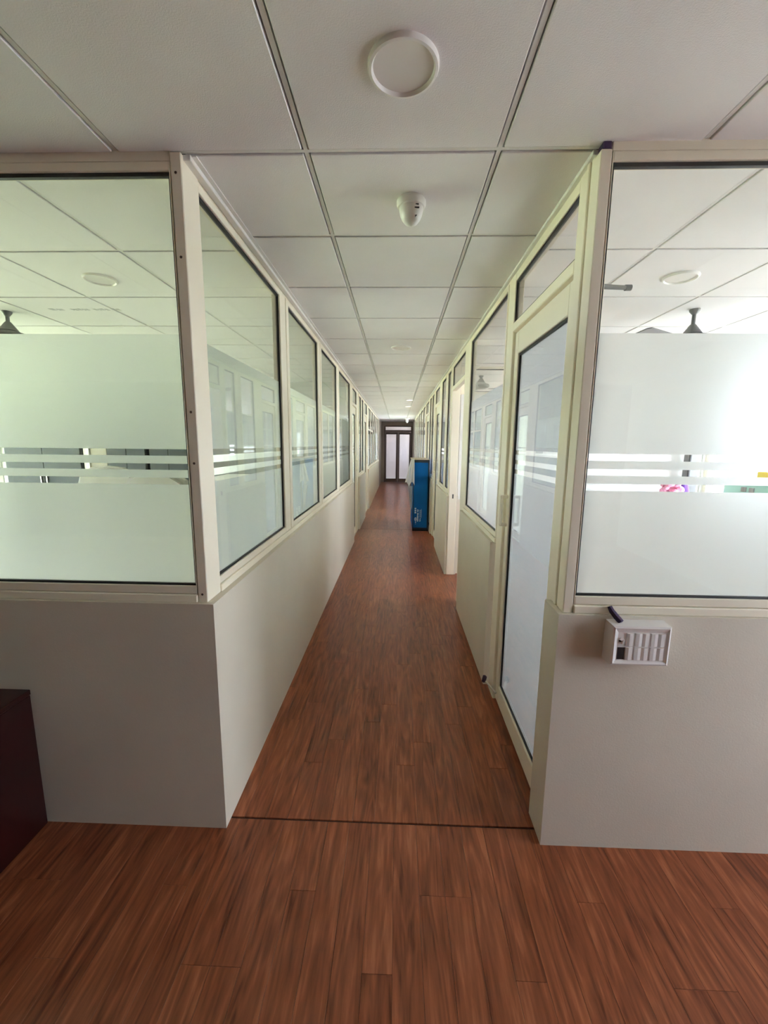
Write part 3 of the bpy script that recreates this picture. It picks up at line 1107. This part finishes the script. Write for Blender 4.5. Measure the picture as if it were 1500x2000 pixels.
def armchair(label, x, y, rot):
    t = thing('office_chair', label, 'chair', (x, y, 0), 'cream chairs in the left room')
    R = Matrix.Rotation(rot, 3, 'Z')

    def place(mb):
        for v in mb.bm.verts:
            v.co = R @ v.co + Vector((x, y, 0))
        return mb
    place(MB().box(-.28, .28, -.26, .28, .42, .54, .05)).build('seat', M['cream'], t, True)
    bk = MB()
    prof = [(-.30, .50), (-.33, .75), (-.33, 1.05), (-.28, 1.20), (-.16, 1.265), (0, 1.28), (.16, 1.265), (.28, 1.20), (.33, 1.05), (.33, .75), (.30, .50)]
    bk.prism([(px_, .26, pz_) for px_, pz_ in prof], (0, .12, 0))
    bmesh.ops.bevel(bk.bm, geom=[e for e in bk.bm.edges if abs(e.verts[0].co.y - e.verts[1].co.y) < 1e-4], offset=.035, segments=3, affect='EDGES')
    bo = place(bk).build('backrest', M['cream'], t, True)
    place(MB().box(-.004, .004, .245, .262, .56, 1.2)).build('seam', M['dark'], bo)
    for s_ in (-1, 1):
        place(MB().box(s_ * .34 - .04, s_ * .34 + .04, -.22, .24, .62, .68, .02).box(s_ * .34 - .02, s_ * .34 + .02, -.05, .05, .46, .64, .01)).build('armrest', M['cream'], t, True)
    place(MB().lathe([(.03, .08), (.03, .42), (.10, .42), (0, .43)], (0, 0, 0), 16)).build('column', M['chrome'], t, True)
    for k in range(5):
        a = 2 * math.pi * k / 5
        place(MB().tube([(0, 0, .10), (.30 * math.cos(a), .30 * math.sin(a), .06)], [.028, .018], 8).lathe([(0, 0), (.028, .006), (.03, .028), (.02, .05), (0, .055)], (.29 * math.cos(a), .29 * math.sin(a), 0), 10)).build('leg', M['dark'], t, True)


armchair('cream high backed office chair, left one behind the left front pane', -3.0, 4.55, math.radians(180))
armchair('cream high backed office chair, right one beside the white counter', -2.06, 3.90, math.radians(172))
t = thing('counter', 'white topped counter in the left room behind the first side pane', 'counter', (-1.9, 5.2, 0))
box('top', M['paper'], (-2.32, -1.45, 4.75, 5.65, 1.075, 1.105), t, .004)
box('body', M['pale'], (-2.27, -1.50, 4.80, 5.60, .06, 1.075), t, .004)
box('plinth', M['dark'], (-2.24, -1.53, 4.84, 5.56, 0, .06), t)

# ------------------------------------------------------------------ right room contents, glimpsed through the clear stripes
t = thing('pillar', 'slim grey pillar at the window corner behind the right front pane', 'pillar', (3.25, 4.74, 0))
box('shaft', M['pillar'], (3.205, 3.30, 4.68, 4.80, 0, CEIL - .004), t, .004)
box('edge_strip', M['dark'], (3.197, 3.205, 4.68, 4.70, 0, CEIL - .004), t)
t = thing('low_cabinet', 'pale low cabinet along the window wall behind the right front pane', 'cabinet', (3.2, 3.3, 0))
box('body', M['pale'], (2.72, 3.22, 2.2, 4.55, 0, .98), t, .004)
box('top', M['paper'], (2.70, 3.24, 2.18, 4.57, .98, 1.0), t, .003)
for k in range(4):
    d = box('door', M['paper'], (2.704, 2.72, 2.22 + k * .585, 2.79 + k * .585, .06, .95), t, .003)
    box('handle', M['chrome'], (2.688, 2.704, 2.73 + k * .585, 2.745 + k * .585, .6, .72), d)
fl = MB()
rnd = random.Random(5)
for k in range(26):
    c = Vector((2.86 + rnd.uniform(-.07, .07), 4.42 + rnd.uniform(-.05, .05), 1.03 + rnd.uniform(0, .14)))
    fl.lathe([(0, -.03), (.03, -.018), (.045, .006), (.032, .026), (.012, .016), (0, .02)], c, 8, (rnd.uniform(-1, 1), rnd.uniform(-1, 1), 1))
o = fl.build('fabric_flowers', M['pink'], None, True)
tag(o, 'bunch of pink fabric flowers beside the grey pillar behind right front pane', 'flowers')
o = MB().lathe([(0, 1.0), (.05, 1.0), (.056, 1.05), (.04, 1.12), (.026, 1.16), (.03, 1.19), (.0, 1.19)], (3.05, 4.51, 0), 18).build('vase', M['violet'], None, True)
tag(o, 'small violet vase between the pink flowers and the grey pillar', 'vase')
t = thing('socket_board', 'mint green panel with two dark squares at right edge behind front pane', 'panel', (3.0, 3.45, 1.0))
box('plate', M['mint'], (2.90, 2.93, 3.10, 3.78, 1.0, 1.245), t, .006)
for yy in (3.45, 3.53):
    box('socket', M['notice'], (2.886, 2.90, yy, yy + .045, 1.165, 1.205), t, .003)
o = MB().box(2.98, 3.16, 2.9, 3.55, 1.0, 1.335, .004).build('card_box', M['yellow'])
tag(o, 'yellow card box on the low cabinet at the right picture edge', 'box')
for (xa, xb, za, zb) in ((1.58, 1.66, 1.44, 1.50), (2.60, 2.72, 1.44, 1.50), (2.86, 3.06, 1.445, 1.50)):
    o = MB().box(xa, xb, 4.856, 4.860, za, zb).build('notice', M['notice'])
    tag(o, 'grey printed slip on the white rear wall behind the right pane, %s of the three' % ('leftmost' if xa < 2 else 'middle' if xa < 2.8 else 'rightmost'), 'notice', 'slips on the room partition')
